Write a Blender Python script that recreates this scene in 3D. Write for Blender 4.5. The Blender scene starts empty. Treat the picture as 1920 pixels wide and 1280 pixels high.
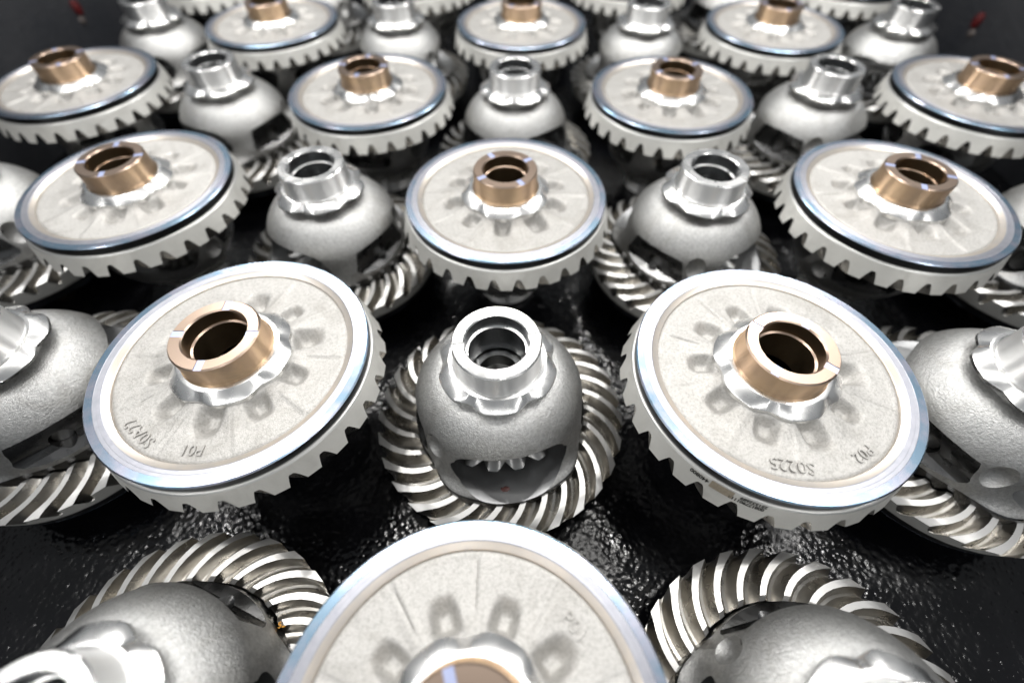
import bpy, bmesh, math, random
from mathutils import Vector, Matrix, noise
R = math.radians
PI = math.pi
sc = bpy.context.scene
col = sc.collection
random.seed(7)

# ---------------------------------------------------------------- camera
FLOOR = -0.136                      # discs of the gear-up units lie at z = 0
cam_d = bpy.data.cameras.new('camera')
cam = bpy.data.objects.new('camera', cam_d); col.objects.link(cam)
yaw, pitch, roll = -0.0403, 0.94946, -0.00785
fw = Vector((math.sin(yaw)*math.cos(pitch), math.cos(yaw)*math.cos(pitch), -math.sin(pitch)))
rt = Vector((math.cos(yaw), -math.sin(yaw), 0)); up = rt.cross(fw)
rt2 = rt*math.cos(roll)+up*math.sin(roll); up2 = up*math.cos(roll)-rt*math.sin(roll)
cam.matrix_world = Matrix(((rt2.x, up2.x, -fw.x, .0161), (rt2.y, up2.y, -fw.y, .03195), (rt2.z, up2.z, -fw.z, .27972), (0, 0, 0, 1)))
cam_d.sensor_width = 36; cam_d.lens = 841.6/1920*36
cam_d.clip_start = .01; cam_d.clip_end = 50
cam_d.dof.use_dof = True; cam_d.dof.focus_distance = .315; cam_d.dof.aperture_fstop = 2.2
cam_d.dof.aperture_blades = 0
sc.camera = cam

# ---------------------------------------------------------------- light
w = bpy.data.worlds.new('World'); sc.world = w; w.use_nodes = True
bg = w.node_tree.nodes['Background']; bg.inputs[0].default_value = (.92, .96, 1, 1); bg.inputs[1].default_value = .27
sc.view_settings.view_transform = 'Standard'; sc.view_settings.look = 'None'
sc.view_settings.exposure = 0; sc.view_settings.gamma = 1
sc.view_settings.use_curve_mapping = False


def led_or_fill(x, y, z, power, size, tgt, colr=(1, .98, .95)):
    d = bpy.data.lights.new('led_or_fill_lamp', 'AREA'); d.shape = 'DISK'; d.size = size; d.energy = power; d.color = colr
    o = bpy.data.objects.new('led_or_fill_lamp', d); col.objects.link(o); o.location = (x, y, z)
    o.rotation_euler = (Vector(tgt)-Vector((x, y, z))).to_track_quat('-Z', 'Y').to_euler()


for i in range(7):                  # a bar of LEDs across the far end of the tray one across its middle, plus an added fill row behind the camera
    x = (i-3)*.28
    led_or_fill(x, 1.05, .95, 1.9, .05, (x*.6, .6, 0))
    led_or_fill(x*.9, .40, 1.1, 1.6, .05, (x*.5, .4, 0))
    led_or_fill(x, -.55, .75, .45, .05, (x*.6, .35, 0), (1, .985, .97))  # added fill, lightens the gear sides that face the camera
for sd in (-1, 1):                  # and one down each side
    for i in range(6):
        led_or_fill(sd*.86, -.33+i*.30, .95, .75, .05, (sd*.25, -.1+i*.22, 0), (1, .985, .97))

# ---------------------------------------------------------------- materials
MATS = {}


def mat(name, color, metallic=0., rough=.5, bump=None, aniso=0., vary=None, coat=0., rough_var=0., spec=.5, stain=0.):
    m = bpy.data.materials.new(name); m.use_nodes = True; nt = m.node_tree; N = nt.nodes; L = nt.links
    b = N['Principled BSDF']
    b.inputs['Base Color'].default_value = (*color, 1); b.inputs['Metallic'].default_value = metallic
    b.inputs['Roughness'].default_value = rough; b.inputs['Coat Weight'].default_value = coat
    b.inputs['Specular IOR Level'].default_value = spec
    tc = N.new('ShaderNodeTexCoord'); oi = N.new('ShaderNodeObjectInfo')
    ad = N.new('ShaderNodeVectorMath'); ad.operation = 'MULTIPLY_ADD'
    L.new(oi.outputs['Random'], ad.inputs[0]); ad.inputs[1].default_value = (3, 5, 7); L.new(tc.outputs['Object'], ad.inputs[2])
    co = ad.outputs[0]
    if vary:                         # (other colour, noise scale, contrast lo, hi)
        n = N.new('ShaderNodeTexNoise'); n.inputs['Scale'].default_value = vary[1]; n.inputs['Detail'].default_value = 6; n.inputs['Roughness'].default_value = .65
        L.new(co, n.inputs['Vector'])
        r = N.new('ShaderNodeMapRange'); r.inputs[1].default_value = vary[2]; r.inputs[2].default_value = vary[3]; L.new(n.outputs[0], r.inputs[0])
        mx = N.new('ShaderNodeMix'); mx.data_type = 'RGBA'; L.new(r.outputs[0], mx.inputs[0])
        mx.inputs[6].default_value = (*color, 1); mx.inputs[7].default_value = (*vary[0], 1); L.new(mx.outputs[2], b.inputs['Base Color'])
    hv = N.new('ShaderNodeHueSaturation'); mr = N.new('ShaderNodeMapRange'); mr.inputs[3].default_value = .88; mr.inputs[4].default_value = 1.06
    L.new(oi.outputs['Random'], mr.inputs[0]); L.new(mr.outputs[0], hv.inputs['Value'])
    if vary: L.new(mx.outputs[2], hv.inputs['Color'])
    else: hv.inputs['Color'].default_value = (*color, 1)
    if stain:
        sn = N.new('ShaderNodeTexNoise'); sn.inputs['Scale'].default_value = 26; sn.inputs['Detail'].default_value = 7; sn.inputs['Roughness'].default_value = .62; sn.inputs['Distortion'].default_value = 1.2
        L.new(co, sn.inputs['Vector'])
        sr = N.new('ShaderNodeMapRange'); sr.inputs[1].default_value = .50; sr.inputs[2].default_value = .72; sr.inputs[4].default_value = stain; L.new(sn.outputs[0], sr.inputs[0])
        sm = N.new('ShaderNodeMix'); sm.data_type = 'RGBA'; L.new(sr.outputs[0], sm.inputs[0]); L.new(hv.outputs[0], sm.inputs[6]); sm.inputs[7].default_value = (.20, .18, .15, 1)
        L.new(sm.outputs[2], b.inputs['Base Color'])
    else: L.new(hv.outputs[0], b.inputs['Base Color'])
    if rough_var:
        n = N.new('ShaderNodeTexNoise'); n.inputs['Scale'].default_value = 60; n.inputs['Detail'].default_value = 5; L.new(co, n.inputs['Vector'])
        r = N.new('ShaderNodeMapRange'); r.inputs[1].default_value = .35; r.inputs[2].default_value = .65
        r.inputs[3].default_value = max(.03, rough-rough_var); r.inputs[4].default_value = rough+rough_var
        L.new(n.outputs[0], r.inputs[0]); L.new(r.outputs[0], b.inputs['Roughness'])
    if aniso:
        b.inputs['Anisotropic'].default_value = aniso; b.inputs['Anisotropic Rotation'].default_value = .25
        t = N.new('ShaderNodeTangent'); t.direction_type = 'RADIAL'; t.axis = 'Z'; L.new(t.outputs[0], b.inputs['Tangent'])
    prev = None
    for (scale, dist, strength) in (bump or []):
        n = N.new('ShaderNodeTexNoise'); n.inputs['Scale'].default_value = scale; n.inputs['Detail'].default_value = 3
        L.new(co, n.inputs['Vector'])
        bp = N.new('ShaderNodeBump'); bp.inputs['Strength'].default_value = strength; bp.inputs['Distance'].default_value = dist
        L.new(n.outputs[0], bp.inputs['Height'])
        if prev: L.new(prev.outputs[0], bp.inputs['Normal'])
        prev = bp
    if prev: L.new(prev.outputs[0], b.inputs['Normal'])
    MATS[name] = m
    return m


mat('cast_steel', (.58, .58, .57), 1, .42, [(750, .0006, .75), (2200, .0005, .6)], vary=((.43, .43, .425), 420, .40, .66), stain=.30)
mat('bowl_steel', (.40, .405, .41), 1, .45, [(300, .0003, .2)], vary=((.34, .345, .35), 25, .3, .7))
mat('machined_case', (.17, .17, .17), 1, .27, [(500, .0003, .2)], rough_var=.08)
mat('silver_turned', (.84, .84, .83), 1, .43, [(300, .0001, .1)], aniso=1.0)
mat('silver_face', (.80, .80, .79), 1, .27, [(700, .0001, .15)], rough_var=.05)
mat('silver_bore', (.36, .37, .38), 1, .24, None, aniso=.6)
mat('bronze_turned', (.60, .43, .275), 1, .43, [(300, .0001, .1)], aniso=1.0, vary=((.55, .39, .27), 40, .4, .65), stain=.35)
mat('bronze_face', (.50, .38, .30), 1, .30, [(900, .0001, .15)])
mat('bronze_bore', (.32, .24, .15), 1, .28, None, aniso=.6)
mat('cast_web', (.53, .52, .50), .75, .58, [(1300, .0008, .6), (300, .0003, .2)], vary=((.37, .362, .342), 560, .45, .72), stain=.30)
mat('ring_slope', (.66, .60, .53), .7, .32, None, aniso=.4, vary=((.58, .545, .51), 80, .4, .7))
mat('ring_flat', (.50, .505, .55), .9, .40, [(700, .0001, .2)], aniso=.4, vary=((.42, .43, .48), 160, .35, .7))
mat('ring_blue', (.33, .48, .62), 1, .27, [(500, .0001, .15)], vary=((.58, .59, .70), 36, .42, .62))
mat('gear_side', (.78, .775, .735), .35, .42, [(400, .0002, .15)], vary=((.71, .705, .665), 30, .35, .65), stain=.25)
mat('gear_lip', (.66, .66, .64), .7, .36)
mat('groove_shade', (.06, .062, .065), 1, .35)  # shade of the groove put into the colour of the polished ring's edge
mat('tooth_flank', (.50, .485, .455), 1, .30, [(200, .0002, .2)], vary=((.38, .362, .33), 50, .35, .65), rough_var=.06)
mat('tooth_land', (.58, .575, .56), .85, .33, [(500, .0001, .2)])
mat('inner_gear', (.34, .34, .335), 1, .33, [(400, .0002, .2)])
mat('blue_mark', (.42, .50, .80), .6, .35, vary=((.58, .62, .84), 900, .35, .65))
mat('laser_ink', (.02, .02, .018), 0, .6)
mat('etched_tan', (.46, .40, .31), .5, .5, [(1500, .0002, .5)], vary=((.38, .33, .26), 900, .4, .6))
mat('orange_paint', (.75, .36, .04), 0, .5)
mat('red_brown_paint', (.10, .035, .03), 0, .5)
mat('red_plastic', (.07, .0012, .002), 0, .5)
mat('wall_plastic', (.020, .022, .027), 0, .45, [(120, .002, .5), (500, .001, .4)], vary=((.032, .033, .037), 12, .35, .7))
mat('rivet_steel', (.10, .085, .08), .3, .6)


def floor_mat():
    m = bpy.data.materials.new('black_liner'); m.use_nodes = True; nt = m.node_tree; N = nt.nodes; L = nt.links
    b = N['Principled BSDF']; b.inputs['Specular IOR Level'].default_value = .36
    tc = N.new('ShaderNodeTexCoord'); co = tc.outputs['Object']
    n = N.new('ShaderNodeTexNoise'); n.inputs['Scale'].default_value = 16; n.inputs['Detail'].default_value = 9; n.inputs['Roughness'].default_value = .7; L.new(co, n.inputs[0])
    cr = N.new('ShaderNodeValToRGB'); cr.color_ramp.elements[0].position = .38; cr.color_ramp.elements[0].color = (.0015, .0015, .002, 1)
    cr.color_ramp.elements[1].position = .75; cr.color_ramp.elements[1].color = (.004, .0041, .0052, 1); L.new(n.outputs[0], cr.inputs[0]); L.new(cr.outputs[0], b.inputs['Base Color'])
    n3 = N.new('ShaderNodeTexNoise'); n3.inputs['Scale'].default_value = 22; n3.inputs['Detail'].default_value = 6; L.new(co, n3.inputs[0])
    r = N.new('ShaderNodeMapRange'); r.inputs[1].default_value = .35; r.inputs[2].default_value = .65; r.inputs[3].default_value = .08; r.inputs[4].default_value = .24
    L.new(n3.outputs[0], r.inputs[0]); L.new(r.outputs[0], b.inputs['Roughness'])
    v = N.new('ShaderNodeTexVoronoi'); v.inputs['Scale'].default_value = 240; v.feature = 'SMOOTH_F1'; L.new(co, v.inputs['Vector'])
    b1 = N.new('ShaderNodeBump'); b1.inputs['Strength'].default_value = .9; b1.inputs['Distance'].default_value = .0006; L.new(v.outputs['Distance'], b1.inputs['Height'])
    n2 = N.new('ShaderNodeTexNoise'); n2.inputs['Scale'].default_value = 45; n2.inputs['Detail'].default_value = 4; L.new(co, n2.inputs[0])
    b2 = N.new('ShaderNodeBump'); b2.inputs['Strength'].default_value = .5; b2.inputs['Distance'].default_value = .0022; L.new(n2.outputs[0], b2.inputs['Height']); L.new(b1.outputs[0], b2.inputs['Normal'])
    L.new(b2.outputs[0], b.inputs['Normal'])
    MATS['black_liner'] = m


floor_mat()

# ---------------------------------------------------------------- mesh helpers


def finish(name, verts, faces, mats, fm=None, sharp=35):
    me = bpy.data.meshes.new(name); me.from_pydata(verts, [], faces); me.update()
    for m in mats: me.materials.append(MATS[m])
    if fm: me.polygons.foreach_set('material_index', fm)
    bm = bmesh.new(); bm.from_mesh(me); bmesh.ops.recalc_face_normals(bm, faces=bm.faces[:]); bm.to_mesh(me); bm.free()
    me.polygons.foreach_set('use_smooth', [True]*len(me.polygons))
    me.set_sharp_from_angle(angle=R(sharp)); me.update()
    return me


def revolve(name, prof, mats, seg=96, closed=False, bands=None, sharp=35, rfun=None):
    """prof: list of (r, z); bands: material index of each span; rfun(r, i, angle) may reshape"""
    v = []; f = []; fm = []; n = len(prof)
    for k in range(seg):
        a = 2*PI*k/seg; c, s = math.cos(a), math.sin(a)
        for i, (r, z) in enumerate(prof):
            rr = rfun(r, i, a) if rfun else r
            v.append((rr*c, rr*s, z))
    for k in range(seg):
        k2 = (k+1) % seg
        for i in range(n if closed else n-1):
            j = (i+1) % n
            f.append((k*n+i, k2*n+i, k2*n+j, k*n+j)); fm.append(bands[i] if bands else 0)
    return finish(name, v, f, mats, fm, sharp)


def box_mesh(name, sx, sy, sz, m, bev=0, off=(0, 0, 0)):
    bm = bmesh.new(); bmesh.ops.create_cube(bm, size=1)
    bmesh.ops.scale(bm, vec=(sx, sy, sz), verts=bm.verts)
    if bev: bmesh.ops.bevel(bm, geom=bm.edges[:], offset=bev, segments=2, affect='EDGES')
    bmesh.ops.translate(bm, vec=off, verts=bm.verts)
    me = bpy.data.meshes.new(name); bm.to_mesh(me); bm.free()
    if m: me.materials.append(MATS[m])
    return me


def boolean(base, cutters, name):
    """base minus cutters (meshes), returned as a plain mesh"""
    ob = bpy.data.objects.new('tmp', base); col.objects.link(ob); cs = []
    for c in cutters:
        co = bpy.data.objects.new('cut', c); col.objects.link(co); cs.append(co)
        md = ob.modifiers.new('b', 'BOOLEAN'); md.operation = 'DIFFERENCE'; md.solver = 'EXACT'; md.material_mode = 'TRANSFER'; md.object = co
    dg = bpy.context.evaluated_depsgraph_get(); dg.update()
    me = bpy.data.meshes.new_from_object(ob.evaluated_get(dg)); me.name = name
    for o in [ob]+cs: bpy.data.objects.remove(o)
    return me


def prim(fn, mtx, m=None, **kw):
    bm = bmesh.new(); getattr(bmesh.ops, fn)(bm, **kw); bmesh.ops.transform(bm, matrix=mtx, verts=bm.verts)
    me = bpy.data.meshes.new('cut'); bm.to_mesh(me); bm.free()
    if m: me.materials.append(MATS[m])
    me.polygons.foreach_set('use_smooth', [True]*len(me.polygons))
    return me


# ---------------------------------------------------------------- the differential (disc-up frame: z = 0 silver hub end, .136 disc, .163 bronze end)
H = .163
NT = 29


def smoothstep(a, b, x):
    t = min(1, max(0, (x-a)/(b-a))); return t*t*(3-2*t)


def scallop(a, n, rin, rout, duty=.36, soft=.09, ph=0):
    u = ((a*n/(2*PI)+ph) % 1.0); d = abs(u-.5)            # d = 0 in the notch centre
    return rin+(rout-rin)*smoothstep(duty/2-soft/2, duty/2+soft, d)


def make_case():
    outer = [(.0335, .0285), (.0340, .0345), (.0375, .0352), (.0425, .0357), (.0465, .0370), (.0510, .0398), (.0550, .0434), (.0590, .0480), (.0625, .0530), (.0655, .0585),
             (.0675, .0640), (.0686, .0695), (.0692, .0750), (.0700, .0800), (.0715, .0850), (.0738, .0895), (.0765, .0928), (.0795, .0952),
             (.0818, .0968), (.0828, .0982), (.0830, .1000), (.0830, .1130), (.0800, .1135), (.0300, .1135), (.0225, .1135), (.0225, .0285)]
    def foot(r, i, a):
        if r <= .0716 or i < 12: return r
        return r+(.0716-r)*(1-smoothstep(R(28), R(58), math.atan2(abs(math.sin(a)), abs(math.cos(a)))))
    base = revolve('case', outer, ['cast_steel', 'machined_case'], 144, True, bands=[0]*18+[1]*8, rfun=foot)
    def ell(rx, ry, rz, loc, rot=0): return Matrix.Translation(loc) @ Matrix.Rotation(rot, 4, 'Z') @ Matrix.Diagonal((rx, ry, rz, 1))
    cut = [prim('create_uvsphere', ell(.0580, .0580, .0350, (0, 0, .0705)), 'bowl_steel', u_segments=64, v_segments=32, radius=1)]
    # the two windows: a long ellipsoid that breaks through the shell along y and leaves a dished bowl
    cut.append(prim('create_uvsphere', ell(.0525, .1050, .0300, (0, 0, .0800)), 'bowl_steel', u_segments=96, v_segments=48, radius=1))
    tv = []; tn = 72
    for yy in (-.12, .12):
        for k in range(tn):
            a = 2*PI*k/tn; ca, sa = math.cos(a), math.sin(a)
            tv.append((.0420*math.copysign(abs(ca)**.62, ca), yy, .0775+.0208*math.copysign(abs(sa)**.62, sa)))
    tf = [tuple(range(tn)), tuple(range(2*tn-1, tn-1, -1))]+[(k, (k+1) % tn, tn+(k+1) % tn, tn+k) for k in range(tn)]
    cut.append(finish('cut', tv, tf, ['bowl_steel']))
    for s in (1, -1):
        wp = [(.0618, .0640), (.0618, .0830), (.0640, .0890), (.0900, .1030), (.0900, .0600), (.0700, .0600)]      # flat with a flaring foot
        cut.append(finish('cut', [(s*x, y, z) for y in (-.046, .046) for x, z in wp], [(0, 1, 2, 3, 4, 5), (11, 10, 9, 8, 7, 6)]+[(k, (k+1) % 6, 6+(k+1) % 6, 6+k) for k in range(6)], ['machined_case']))
        cut.append(prim('create_cone', Matrix.Translation((s*.06, 0, .0825)) @ Matrix.Rotation(PI/2, 4, 'Y'), 'machined_case', cap_ends=True, segments=32, radius1=.0085, radius2=.0085, depth=.05))
        a = R(-36)+(0 if s > 0 else PI)
        cut.append(prim('create_uvsphere', ell(.0125, .012, .016, (.0752*math.cos(a), .0752*math.sin(a), .0665), a), 'cast_steel', u_segments=32, v_segments=16, radius=1))
        b = a+R(6)
        cut.append(prim('create_cone', Matrix.Translation((.062*math.cos(b), .062*math.sin(b), .064)) @ Matrix.Rotation(b, 4, 'Z') @ Matrix.Rotation(PI/2, 4, 'Y'), 'machined_case', cap_ends=True, segments=16, radius1=.0013, radius2=.0013, depth=.02))
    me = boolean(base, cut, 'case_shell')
    bm = bmesh.new(); bm.from_mesh(me); bmesh.ops.dissolve_degenerate(bm, dist=1e-6, edges=bm.edges[:]); bm.to_mesh(me); bm.free()
    me.polygons.foreach_set('use_smooth', [True]*len(me.polygons)); me.set_sharp_from_angle(angle=R(28))
    return me


def make_hub(name, r0, r1, z0, z1, step, mats, nw, nd, chamfer=.0011):
    """tube from the flange end z0 to the free end z1; mats = turned, face, bore"""
    s = 1 if z1 > z0 else -1
    p = [(r0+.0032, z0), (r0+.0016, z0+s*.0005), (r0+.0006, z0+s*.0015), (r0, z0+s*.0032), (r0, z1-s*chamfer), (r0-chamfer, z1),
         (r1+.0010, z1), (r1, z1-s*.0010), (r1, z1-s*.0115), (r1-step, z1-s*.0122), (r1-step, z1-s*.0240), (r1-step, z1-s*.0260), (r1-step, z1-s*.038), (r0-.002, z1-s*.038), (r0-.002, z0)]
    b = [0, 0, 0, 0, 1, 1, 1, 2, 1, 2, 2, 2, 2, 2, 2]
    me = revolve(name, p, mats, 96, True, b, 24)
    cut = []
    for k in range(4):
        a = PI/2*k; c = box_mesh('cut', .02, nw, 2*nd, mats[1]); c.transform(Matrix.Rotation(a, 4, 'Z') @ Matrix.Translation(((r0+r1)/2, 0, z1))); cut.append(c)
    me = boolean(me, cut, name)
    me.polygons.foreach_set('use_smooth', [True]*len(me.polygons)); me.set_sharp_from_angle(angle=R(24))
    return me


def make_collar(name, z0, s, rin, rout, h, slope, n, m, ph=0):
    """scalloped collar: z0 = its outer face near the hub, s = direction towards the gear"""
    def rf(r, i, a):
        if i in (0, 1, 2, 6, 7): return r
        q = scallop(a, n, rin, rout, duty=.17, soft=.22, ph=ph)
        return {3: q-.0007, 4: q, 5: q}[i]
    p = [(.030, z0), (.0350, z0), (.0362, z0+s*.0004), (0, z0+s*slope), (0, z0+s*(slope+.0007)), (0, z0+s*(slope+h)), (.0335, z0+s*(slope+h)), (.030, z0+s*(slope+h))]
    return revolve(name, p, [m], 240, False, None, 24, rf)


def back_cone(z):
    return .1075-(z-.1052)*.27              # outer end of the teeth and the rim flare outwards to the tips


def make_gear():
    v = []; f = []; fm = []
    RI, RO = .0730, .1062
    st = [RI+(RO-RI)*t for t in (0, .1, .25, .4, .55, .7, .80, .885, 1)]
    per = 8; n = NT*per
    for j, r in enumerate(st):
        t = (r-RI)/(RO-RI)
        psi = .5*(math.tan(R(20))+math.tan(R(20+30*t)))
        sp = psi*math.log(r/RI)*1.15
        ztop = .1010+.0042*t; zroot = ztop+.0070+.0058*t
        if j == len(st)-1: ztop += .0022
        if j == len(st)-2: ztop += .0004
        if j == 0: ztop += .0020
        pit = 2*PI/NT
        for k in range(NT):
            a0 = k*pit+sp
            la, lb = .46-.03*t-.07*t**6, .71+.04*t+.07*t**6
            for (u, h) in ((0, 0), (.13, 0), (.13+.20*(la-.13), .10), (.13+.60*(la-.13), .50), (la, 1), (lb, 1), (lb+.40*(1-lb), .50), (lb+.80*(1-lb), .10)):
                a = a0+u*pit; z = zroot+(ztop-zroot)*h
                q = back_cone(z) if j == len(st)-1 else r
                v.append((q*math.cos(a), q*math.sin(a), z))
    for j in range(len(st)-1):
        for i in range(n):
            i2 = (i+1) % n
            f.append((j*n+i, j*n+i2, (j+1)*n+i2, (j+1)*n+i)); fm.append(1 if i % per == 4 else 0)
    # outer end of the teeth down to the rim, the rim, the lip and the seat of the disc
    last = (len(st)-1)*n
    rim = [(back_cone(.1202), .1202), (back_cone(.1230), .1230), (back_cone(.1260), .1260), (.1010, .1270), (.1002, .1274), (.0960, .1276), (.0740, .1276), (.0730, .1140)]
    prev = last; mm = [2, 2, 2, 3, 3, 3, 2, 2]
    for q, (r, z) in enumerate(rim):
        base = len(v)
        for i in range(n):
            x, y, _ = v[last+i]; a = math.atan2(y, x); v.append((r*math.cos(a), r*math.sin(a), z))
        for i in range(n):
            i2 = (i+1) % n; f.append((prev+i, prev+i2, base+i2, base+i)); fm.append(mm[q])
        prev = base
    base = len(v)                                         # inner end of the teeth
    for i in range(n):
        x, y, _ = v[i]; v.append((x, y, .1135))
    for i in range(n):
        i2 = (i+1) % n; f.append((i, i2, base+i2, base+i)); fm.append(0)
    return finish('ring_gear', v, f, ['tooth_flank', 'tooth_land', 'gear_side', 'gear_lip'], fm, 20)


def make_web(seed):
    rng = random.Random(seed); v = []; f = []; NA, NR = 300, 46
    dip = [(rng.uniform(-.03, .03), rng.uniform(.82, 1.12)) for _ in range(10)]
    tilt = [rng.uniform(-1, 1) for _ in range(10)]
    for i in range(NR+1):
        r = .0335+(.0834-.0335)*i/NR
        for k in range(NA):
            a = 2*PI*k/NA
            z = .1336+.0016*(1-smoothstep(.040, .066, r))
            q = a/(2*PI)*10; c = int(q) % 10; u = q-int(q)-.5           # u across one sector
            da, dd = dip[c]
            x = (u-da)*2*PI/10*r                                        # metres across
            w1 = 1-smoothstep(.0020, .0100*dd, abs(x)); w2 = smoothstep(.0420, .0475, r)*(1-smoothstep(.0530, .0655*dd**.3, r))
            z -= .0090*dd*w1*w2                                          # pocket: flat floor, steep outer and side walls
            e = abs(abs(u)-.5)*2*PI/10*r                                 # distance to the crease between two sectors
            z -= .0005*(1-smoothstep(0, .0010, e))*smoothstep(.045, .055, r)
            z += .0009*tilt[c]*u*2*smoothstep(.050, .060, r)*(1-smoothstep(.078, .0834, r))
            z += .0007*(1-smoothstep(.0010, .0065, e))*(1-smoothstep(.050, .078, r))  # rib between pockets
            z += .00025*noise.noise(Vector((r*math.cos(a)*90, r*math.sin(a)*90, seed)))
            z -= .0010*smoothstep(.0818, .0834, r)
            v.append((r*math.cos(a), r*math.sin(a), z))
    for i in range(NR):
        for k in range(NA):
            k2 = (k+1) % NA; f.append((i*NA+k, i*NA+k2, (i+1)*NA+k2, (i+1)*NA+k))
    return finish('cast_web', v, f, ['cast_web'], None, 60)


def make_ring():
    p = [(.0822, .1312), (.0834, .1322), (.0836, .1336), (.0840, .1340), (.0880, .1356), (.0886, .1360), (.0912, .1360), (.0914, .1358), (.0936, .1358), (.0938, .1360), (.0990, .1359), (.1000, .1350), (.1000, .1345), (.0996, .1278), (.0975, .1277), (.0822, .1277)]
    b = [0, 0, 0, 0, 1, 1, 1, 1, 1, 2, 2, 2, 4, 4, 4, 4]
    return revolve('machined_ring', p, ['ring_slope', 'ring_flat', 'ring_blue', 'silver_bore', 'groove_shade'], 144, True, b, 14)


def make_bevel_gear(name, r, zc, zf, teeth, bore):
    """bevel gear on the z axis, teeth looking from its back zc towards zf"""
    n = teeth*6; v = []; f = []; s = 1 if zf > zc else -1; L = abs(zf-zc)
    prof = [(bore, 0), (r*.70, 0), (r*.98, L*.28), (r*1.0, L*.42), (r*.62, L*.95), (r*.52, L), (bore, L)]
    for (rr, h) in prof:
        for k in range(n):
            a = 2*PI*k/n; ph = k % 6
            g = 1 if ph in (0, 1, 2) else (.5 if ph in (3, 5) else .0)
            q = rr
            hh = h
            if abs(rr-r) < 1e-6 or abs(rr-r*.98) < 1e-6: q = rr*(.86+.14*g)
            if abs(rr-r*.62) < 1e-6: q = rr*(.9+.1*g); hh = h-(1-g)*L*.22
            v.append((q*math.cos(a), q*math.sin(a), zc+s*hh))
    m = len(prof)
    for i in range(m):
        j = (i+1) % m
        for k in range(n):
            k2 = (k+1) % n; f.append((i*n+k, i*n+k2, j*n+k2, j*n+k))
    return finish(name, v, f, ['inner_gear'], None, 35)


M = {}
M['case_shell'] = make_case()
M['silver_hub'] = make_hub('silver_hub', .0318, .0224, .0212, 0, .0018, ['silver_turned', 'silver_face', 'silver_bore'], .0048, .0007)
M['silver_collar'] = make_collar('silver_collar', .0205, 1, .0402, .0446, .0028, .0044, 6, 'silver_face', ph=.4)
M['ring_gear'] = make_gear()
M['webs'] = [make_web(s) for s in range(3)]
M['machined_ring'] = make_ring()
M['bronze_collar'] = make_collar('bronze_collar', .1440, -1, .0410, .0444, .0045, .0050, 6, 'silver_face', ph=.2)
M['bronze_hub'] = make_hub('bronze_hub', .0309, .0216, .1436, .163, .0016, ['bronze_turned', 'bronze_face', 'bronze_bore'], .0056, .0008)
nm = box_mesh('notch_mark', .0082, .0054, .0003, 'blue_mark', 0, (.0261, 0, .16232)); M['notch_mark'] = nm
M['big_side_gear'] = make_bevel_gear('side_gear', .0590, .1010, .0860, 18, .0150)
M['small_side_gear'] = make_bevel_gear('side_gear', .0330, .0400, .0530, 14, .0150)
M['pinion'] = make_bevel_gear('pinion', .0190, .0520, .0340, 10, .0080)
M['cross_pin'] = revolve('cross_pin', [(.0001, -.0570), (.0066, -.0570), (.0076, -.0560), (.0076, .0560), (.0066, .0570), (.0001, .0570)], ['inner_gear'], 32)


def link(name, me, parent, mtx=None):
    o = bpy.data.objects.new(name, me); col.objects.link(o); o.parent = parent
    if mtx is not None: o.matrix_local = mtx
    return o


def differential(name, x, y, rot, disc_up, label, group, web=0, lean=0):
    root = bpy.data.objects.new(name, None); col.objects.link(root)
    root.empty_display_size = .03
    root.location = (x, y, FLOOR+.0004); root.rotation_euler = (0, 0, rot)
    root['label'] = label; root['category'] = 'differential'; root['group'] = group
    T = None if disc_up else Matrix.Translation((0, 0, H)) @ Matrix.Rotation(PI, 4, 'X')
    parts = {}
    c = link('case_shell', M['case_shell'], root, T); parts['case'] = c
    link('hub_sleeve', M['silver_hub'], c); link('scalloped_collar', M['silver_collar'], c)
    g = link('ring_gear', M['ring_gear'], root, T); parts['gear'] = g
    d = link('cover_disc', M['webs'][web % 3], root, T); parts['disc'] = d
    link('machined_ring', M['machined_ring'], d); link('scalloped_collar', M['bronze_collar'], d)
    b = link('bronze_bushing', M['bronze_hub'], root, T); b['label'] = 'bronze coloured bushing ring'
    for k in range(4): link('blue_notch', M['notch_mark'], b, Matrix.Rotation(PI/2*k, 4, 'Z'))
    link('side_gear', M['big_side_gear'], root, T); link('side_gear', M['small_side_gear'], root, T)
    I = T or Matrix.Identity(4)
    for s in (0, PI):
        link('pinion_gear', M['pinion'], root, I @ Matrix.Translation((0, 0, .076)) @ Matrix.Rotation(s, 4, 'Z') @ Matrix.Rotation(PI/2, 4, 'Y'))
    link('cross_pin', M['cross_pin'], root, I @ Matrix.Translation((0, 0, .084)) @ Matrix.Rotation(PI/2, 4, 'Y'))
    return root, parts


def text_mesh(body, size, ext, m, bold=0.):
    cu = bpy.data.curves.new('t', 'FONT'); cu.body = body; cu.size = size; cu.extrude = ext; cu.align_x = 'CENTER'; cu.align_y = 'CENTER'
    cu.resolution_u = 3; cu.offset = bold
    o = bpy.data.objects.new('t', cu); col.objects.link(o)
    dg = bpy.context.evaluated_depsgraph_get(); dg.update()
    me = bpy.data.meshes.new_from_object(o.evaluated_get(dg)); bpy.data.objects.remove(o)
    me.materials.clear(); me.materials.append(MATS[m])
    return me


# ---------------------------------------------------------------- the setting: tray floor and the bin walls
XW = .745; Y0, Y1 = -.45, 1.44


def structure(name, me):
    o = bpy.data.objects.new(name, me); col.objects.link(o); o['kind'] = 'structure'; return o


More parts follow.
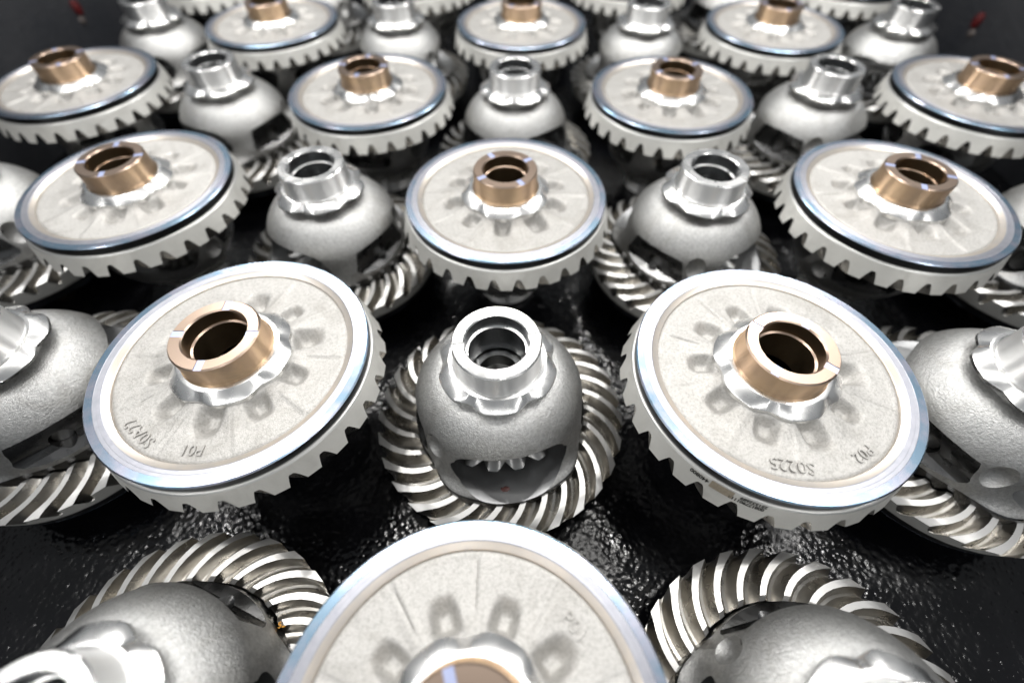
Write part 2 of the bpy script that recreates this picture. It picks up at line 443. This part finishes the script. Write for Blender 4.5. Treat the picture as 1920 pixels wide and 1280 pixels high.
fv = []; ff = []; NX, NY = 90, 110
for j in range(NY+1):
    for i in range(NX+1):
        x = -XW+2*XW*i/NX; y = Y0+(Y1-Y0)*j/NY
        fv.append((x, y, FLOOR-.0007+.0010*noise.noise(Vector((x*14, y*14, 1)))))
for j in range(NY):
    for i in range(NX): ff.append((j*(NX+1)+i, j*(NX+1)+i+1, (j+1)*(NX+1)+i+1, (j+1)*(NX+1)+i))
structure('tray_floor', finish('tray_floor', fv, ff, ['black_liner'], None, 180))
for nme, sx_, sy_, cx, cy in (('bin_wall_left', .03, Y1-Y0+.06, -XW-.015, (Y0+Y1)/2), ('bin_wall_right', .03, Y1-Y0+.06, XW+.015, (Y0+Y1)/2), ('bin_wall_back', 2*XW, .03, 0, Y1+.015)):
    structure(nme, box_mesh(nme, sx_, sy_, .27, 'wall_plastic', .004, (cx, cy, FLOOR-.02+.135)))
for s, py, pz in ((-1, .897, -.003), (1, .906, -.014)):
    prof = [(.0001, .006), (.010, .006), (.0135, .0045), (.0145, .001), (.0145, -.002)]
    o = bpy.data.objects.new('wall_plug', None); col.objects.link(o); o.location = (s*XW, py, pz)
    o['label'] = 'red oval plug with grey rivet set in the %s black bin wall' % ('left' if s < 0 else 'right'); o['category'] = 'plug'; o['group'] = 'red plugs in the bin walls'
    Rm = Matrix.Rotation(-s*PI/2, 4, 'Y')
    link('plug_cap', revolve('plug_cap', prof, ['red_plastic'], 32), o, Rm @ Matrix.Diagonal((.78, .52, 1, 1)))
    link('rivet', revolve('rivet', [(.0001, .005), (.006, .004), (.009, .001), (.009, -.002)], ['rivet_steel'], 24), o, Matrix.Translation((0, -.004, -.0165)) @ Rm @ Matrix.Diagonal((.7, .7, 1, 1)))

# ---------------------------------------------------------------- the rows of differentials
SX, SY = .19644, .21176
OFF = {(-3, 3): (-0.8, 8.1), (-2, 2): (-2.3, -1.7), (-2, 3): (2.2, 3.0), (-1, 1): (-4.5, 1.0), (-1, 2): (2.8, -5.7), (-1, 3): (5.5, -6.5), (0, 0): (-4.0, 1.0), (0, 1): (-2.0, 1.1), (0, 2): (-4.5, -7.9),
       (0, 3): (-1.6, -5.6), (0, 4): (1.8, 1.2), (1, 1): (4.8, 2.7), (1, 2): (0.2, -0.4), (1, 3): (0.8, -5.3), (2, 2): (-4.5, -1.1), (2, 3): (2.4, 6.8), (3, 3): (-0.1, 7.5)}
ROT = {(0, 1): 11, (-1, 2): -30, (1, 2): -135, (-2, 1): -45, (2, 1): 208, (-1, 0): 70, (1, 0): 105, (0, 3): -143, (2, 3): -140, (-2, 3): -25, (-1, 1): 2, (1, 1): 50, (0, 0): 20, (0, 2): 35, (-2, 2): 15, (2, 2): 70}
UNITS = {}
for r in range(0, 6):
    for c in range(-3, 4):
        if r == 0 and abs(c) > 1: continue
        if r == 1 and abs(c) > 2: continue
        up_ = (r+c) % 2 == 0
        ox, oy = OFF.get((c, r), (random.uniform(-2, 2), random.uniform(-2, 2)))
        x, y = c*SX+ox/1000, r*SY+oy/1000
        a = ROT.get((c, r), random.uniform(-170, 170))
        UNITS[(c, r)] = differential('differential', x, y, R(a), up_, 'x', 'bronze-hubbed differentials standing disc up' if up_ else 'silver-hubbed differentials standing casing up', web=c*2+r)


def put_text(cell, body, px_angle, rad, size):
    root, p = UNITS[cell]
    me = text_mesh(body, size, .0005, 'cast_web')
    a = R(px_angle)-root.rotation_euler.z
    link('cast_lettering', me, p['disc'], Matrix.Translation((rad*math.cos(a), rad*math.sin(a), .1341)) @ Matrix.Rotation(a-PI/2, 4, 'Z'))


put_text((-1, 1), 'S0A22', -122.8, .0745, .0115)
put_text((-1, 1), 'P01', -89, .0738, .0105)
put_text((1, 1), 'S0225', -98, .0740, .0115)
put_text((1, 1), 'P02', -59, .0745, .0105)
put_text((0, 0), 'P01', 43, .0700, .0105)


g0 = UNITS[(-1, 0)][1]['gear']; g0.matrix_local = g0.matrix_local @ Matrix.Rotation(R(-4.5), 4, 'Z')


def rim_print(cell, body, ang, z, size, name, m='laser_ink', me=None):
    """print wrapped on the rim of the ring gear, upside down like the photograph's"""
    root, p = UNITS[cell]
    me = me or text_mesh(body, size, .0, m, .00014)
    rr = .1035
    a0 = R(ang)-root.rotation_euler.z
    for v in me.vertices:
        a = a0-v.co.x/rr
        zz = z-v.co.y; rq = back_cone(zz)+.0003
        v.co = (rq*math.cos(a), rq*math.sin(a), zz)
    o = link(name, me, p['gear']); return o


rim_print((1, 1), '440800', -130.5, .1236, .0044, 'printed_number')
rim_print((1, 1), '251532689', -111, .1250, .0037, 'printed_number')
rim_print((1, 1), '008177901112', -113, .1219, .0037, 'printed_number')
gv = []; gf = []
for i in range(13):
    for j in (-.5, .5): gv.append(((i/12-.5)*.0150, j*.0062, 0))
for i in range(12): gf.append((2*i, 2*i+2, 2*i+3, 2*i+1))
pm = bpy.data.meshes.new('etched_patch'); pm.from_pydata(gv, [], gf); pm.materials.append(MATS['etched_tan'])
rim_print((1, 1), '', -122, .1236, 0, 'etched_patch', me=pm)



def stick(cell, key, name, me, world, rz=0):
    """a small mark given in world metres, fixed to a part of a unit"""
    root, p = UNITS[cell]; part = p[key]
    W = Matrix.Translation(root.location) @ Matrix.Rotation(root.rotation_euler.z, 4, 'Z') @ part.matrix_local
    link(name, me, part, W.inverted() @ Matrix.Translation(world) @ Matrix.Rotation(rz, 4, 'Z'))


stick((-1, 0), 'gear', 'orange_paint_mark', text_mesh('52', .0052, .0006, 'orange_paint'), (-.1405, .0475, -.0749), R(12))
spot = revolve('red_brown_spot', [(.0001, .0007), (.0022, .0006), (.0030, .0001), (.0031, -.0012)], ['red_brown_paint'], 14, rfun=lambda r, i, a: r*(1+.25*math.sin(2*a+1)+.12*math.sin(5*a)))
stick((0, 1), 'case', 'paint_spot', spot, (.0053, .1424, -.0744))

# ---------------------------------------------------------------- labels
COLS = {-3: 'against the left bin wall', -2: 'second from the left bin wall', -1: 'in line with the S0A22 disc', 0: 'in line with the spotted casing', 1: 'in line with the printed-rim disc', 2: 'second from the right bin wall', 3: 'against the right bin wall'}
ROWS = {0: 'one row in front of it', 1: 'beside the lettered discs', 2: 'one row behind the lettered discs', 3: 'two rows behind the lettered discs', 4: 'three rows behind the lettered discs', 5: 'four rows behind the lettered discs'}
SPECIAL = {(1, 1): 'disc-up differential with 440800 and 251532689 printed on its grey gear rim', (-1, 1): 'disc-up differential with S0A22 and P01 cast into its pale disc',
           (0, 0): 'disc-up differential with only a faint P01 cast into its disc', (0, 1): 'casing-up differential with a red-brown paint spot inside its front window',
           (-1, 0): 'casing-up differential with an orange paint mark on a gear tooth', (1, 0): 'casing-up differential beside the faint P01 disc, in front of the printed-rim disc'}
for (c, r), (root, p) in UNITS.items():
    kind = 'disc-up differential' if (r+c) % 2 == 0 else 'casing-up differential'
    root['label'] = SPECIAL.get((c, r), '%s %s, %s' % (kind, COLS[c], ROWS[r]))
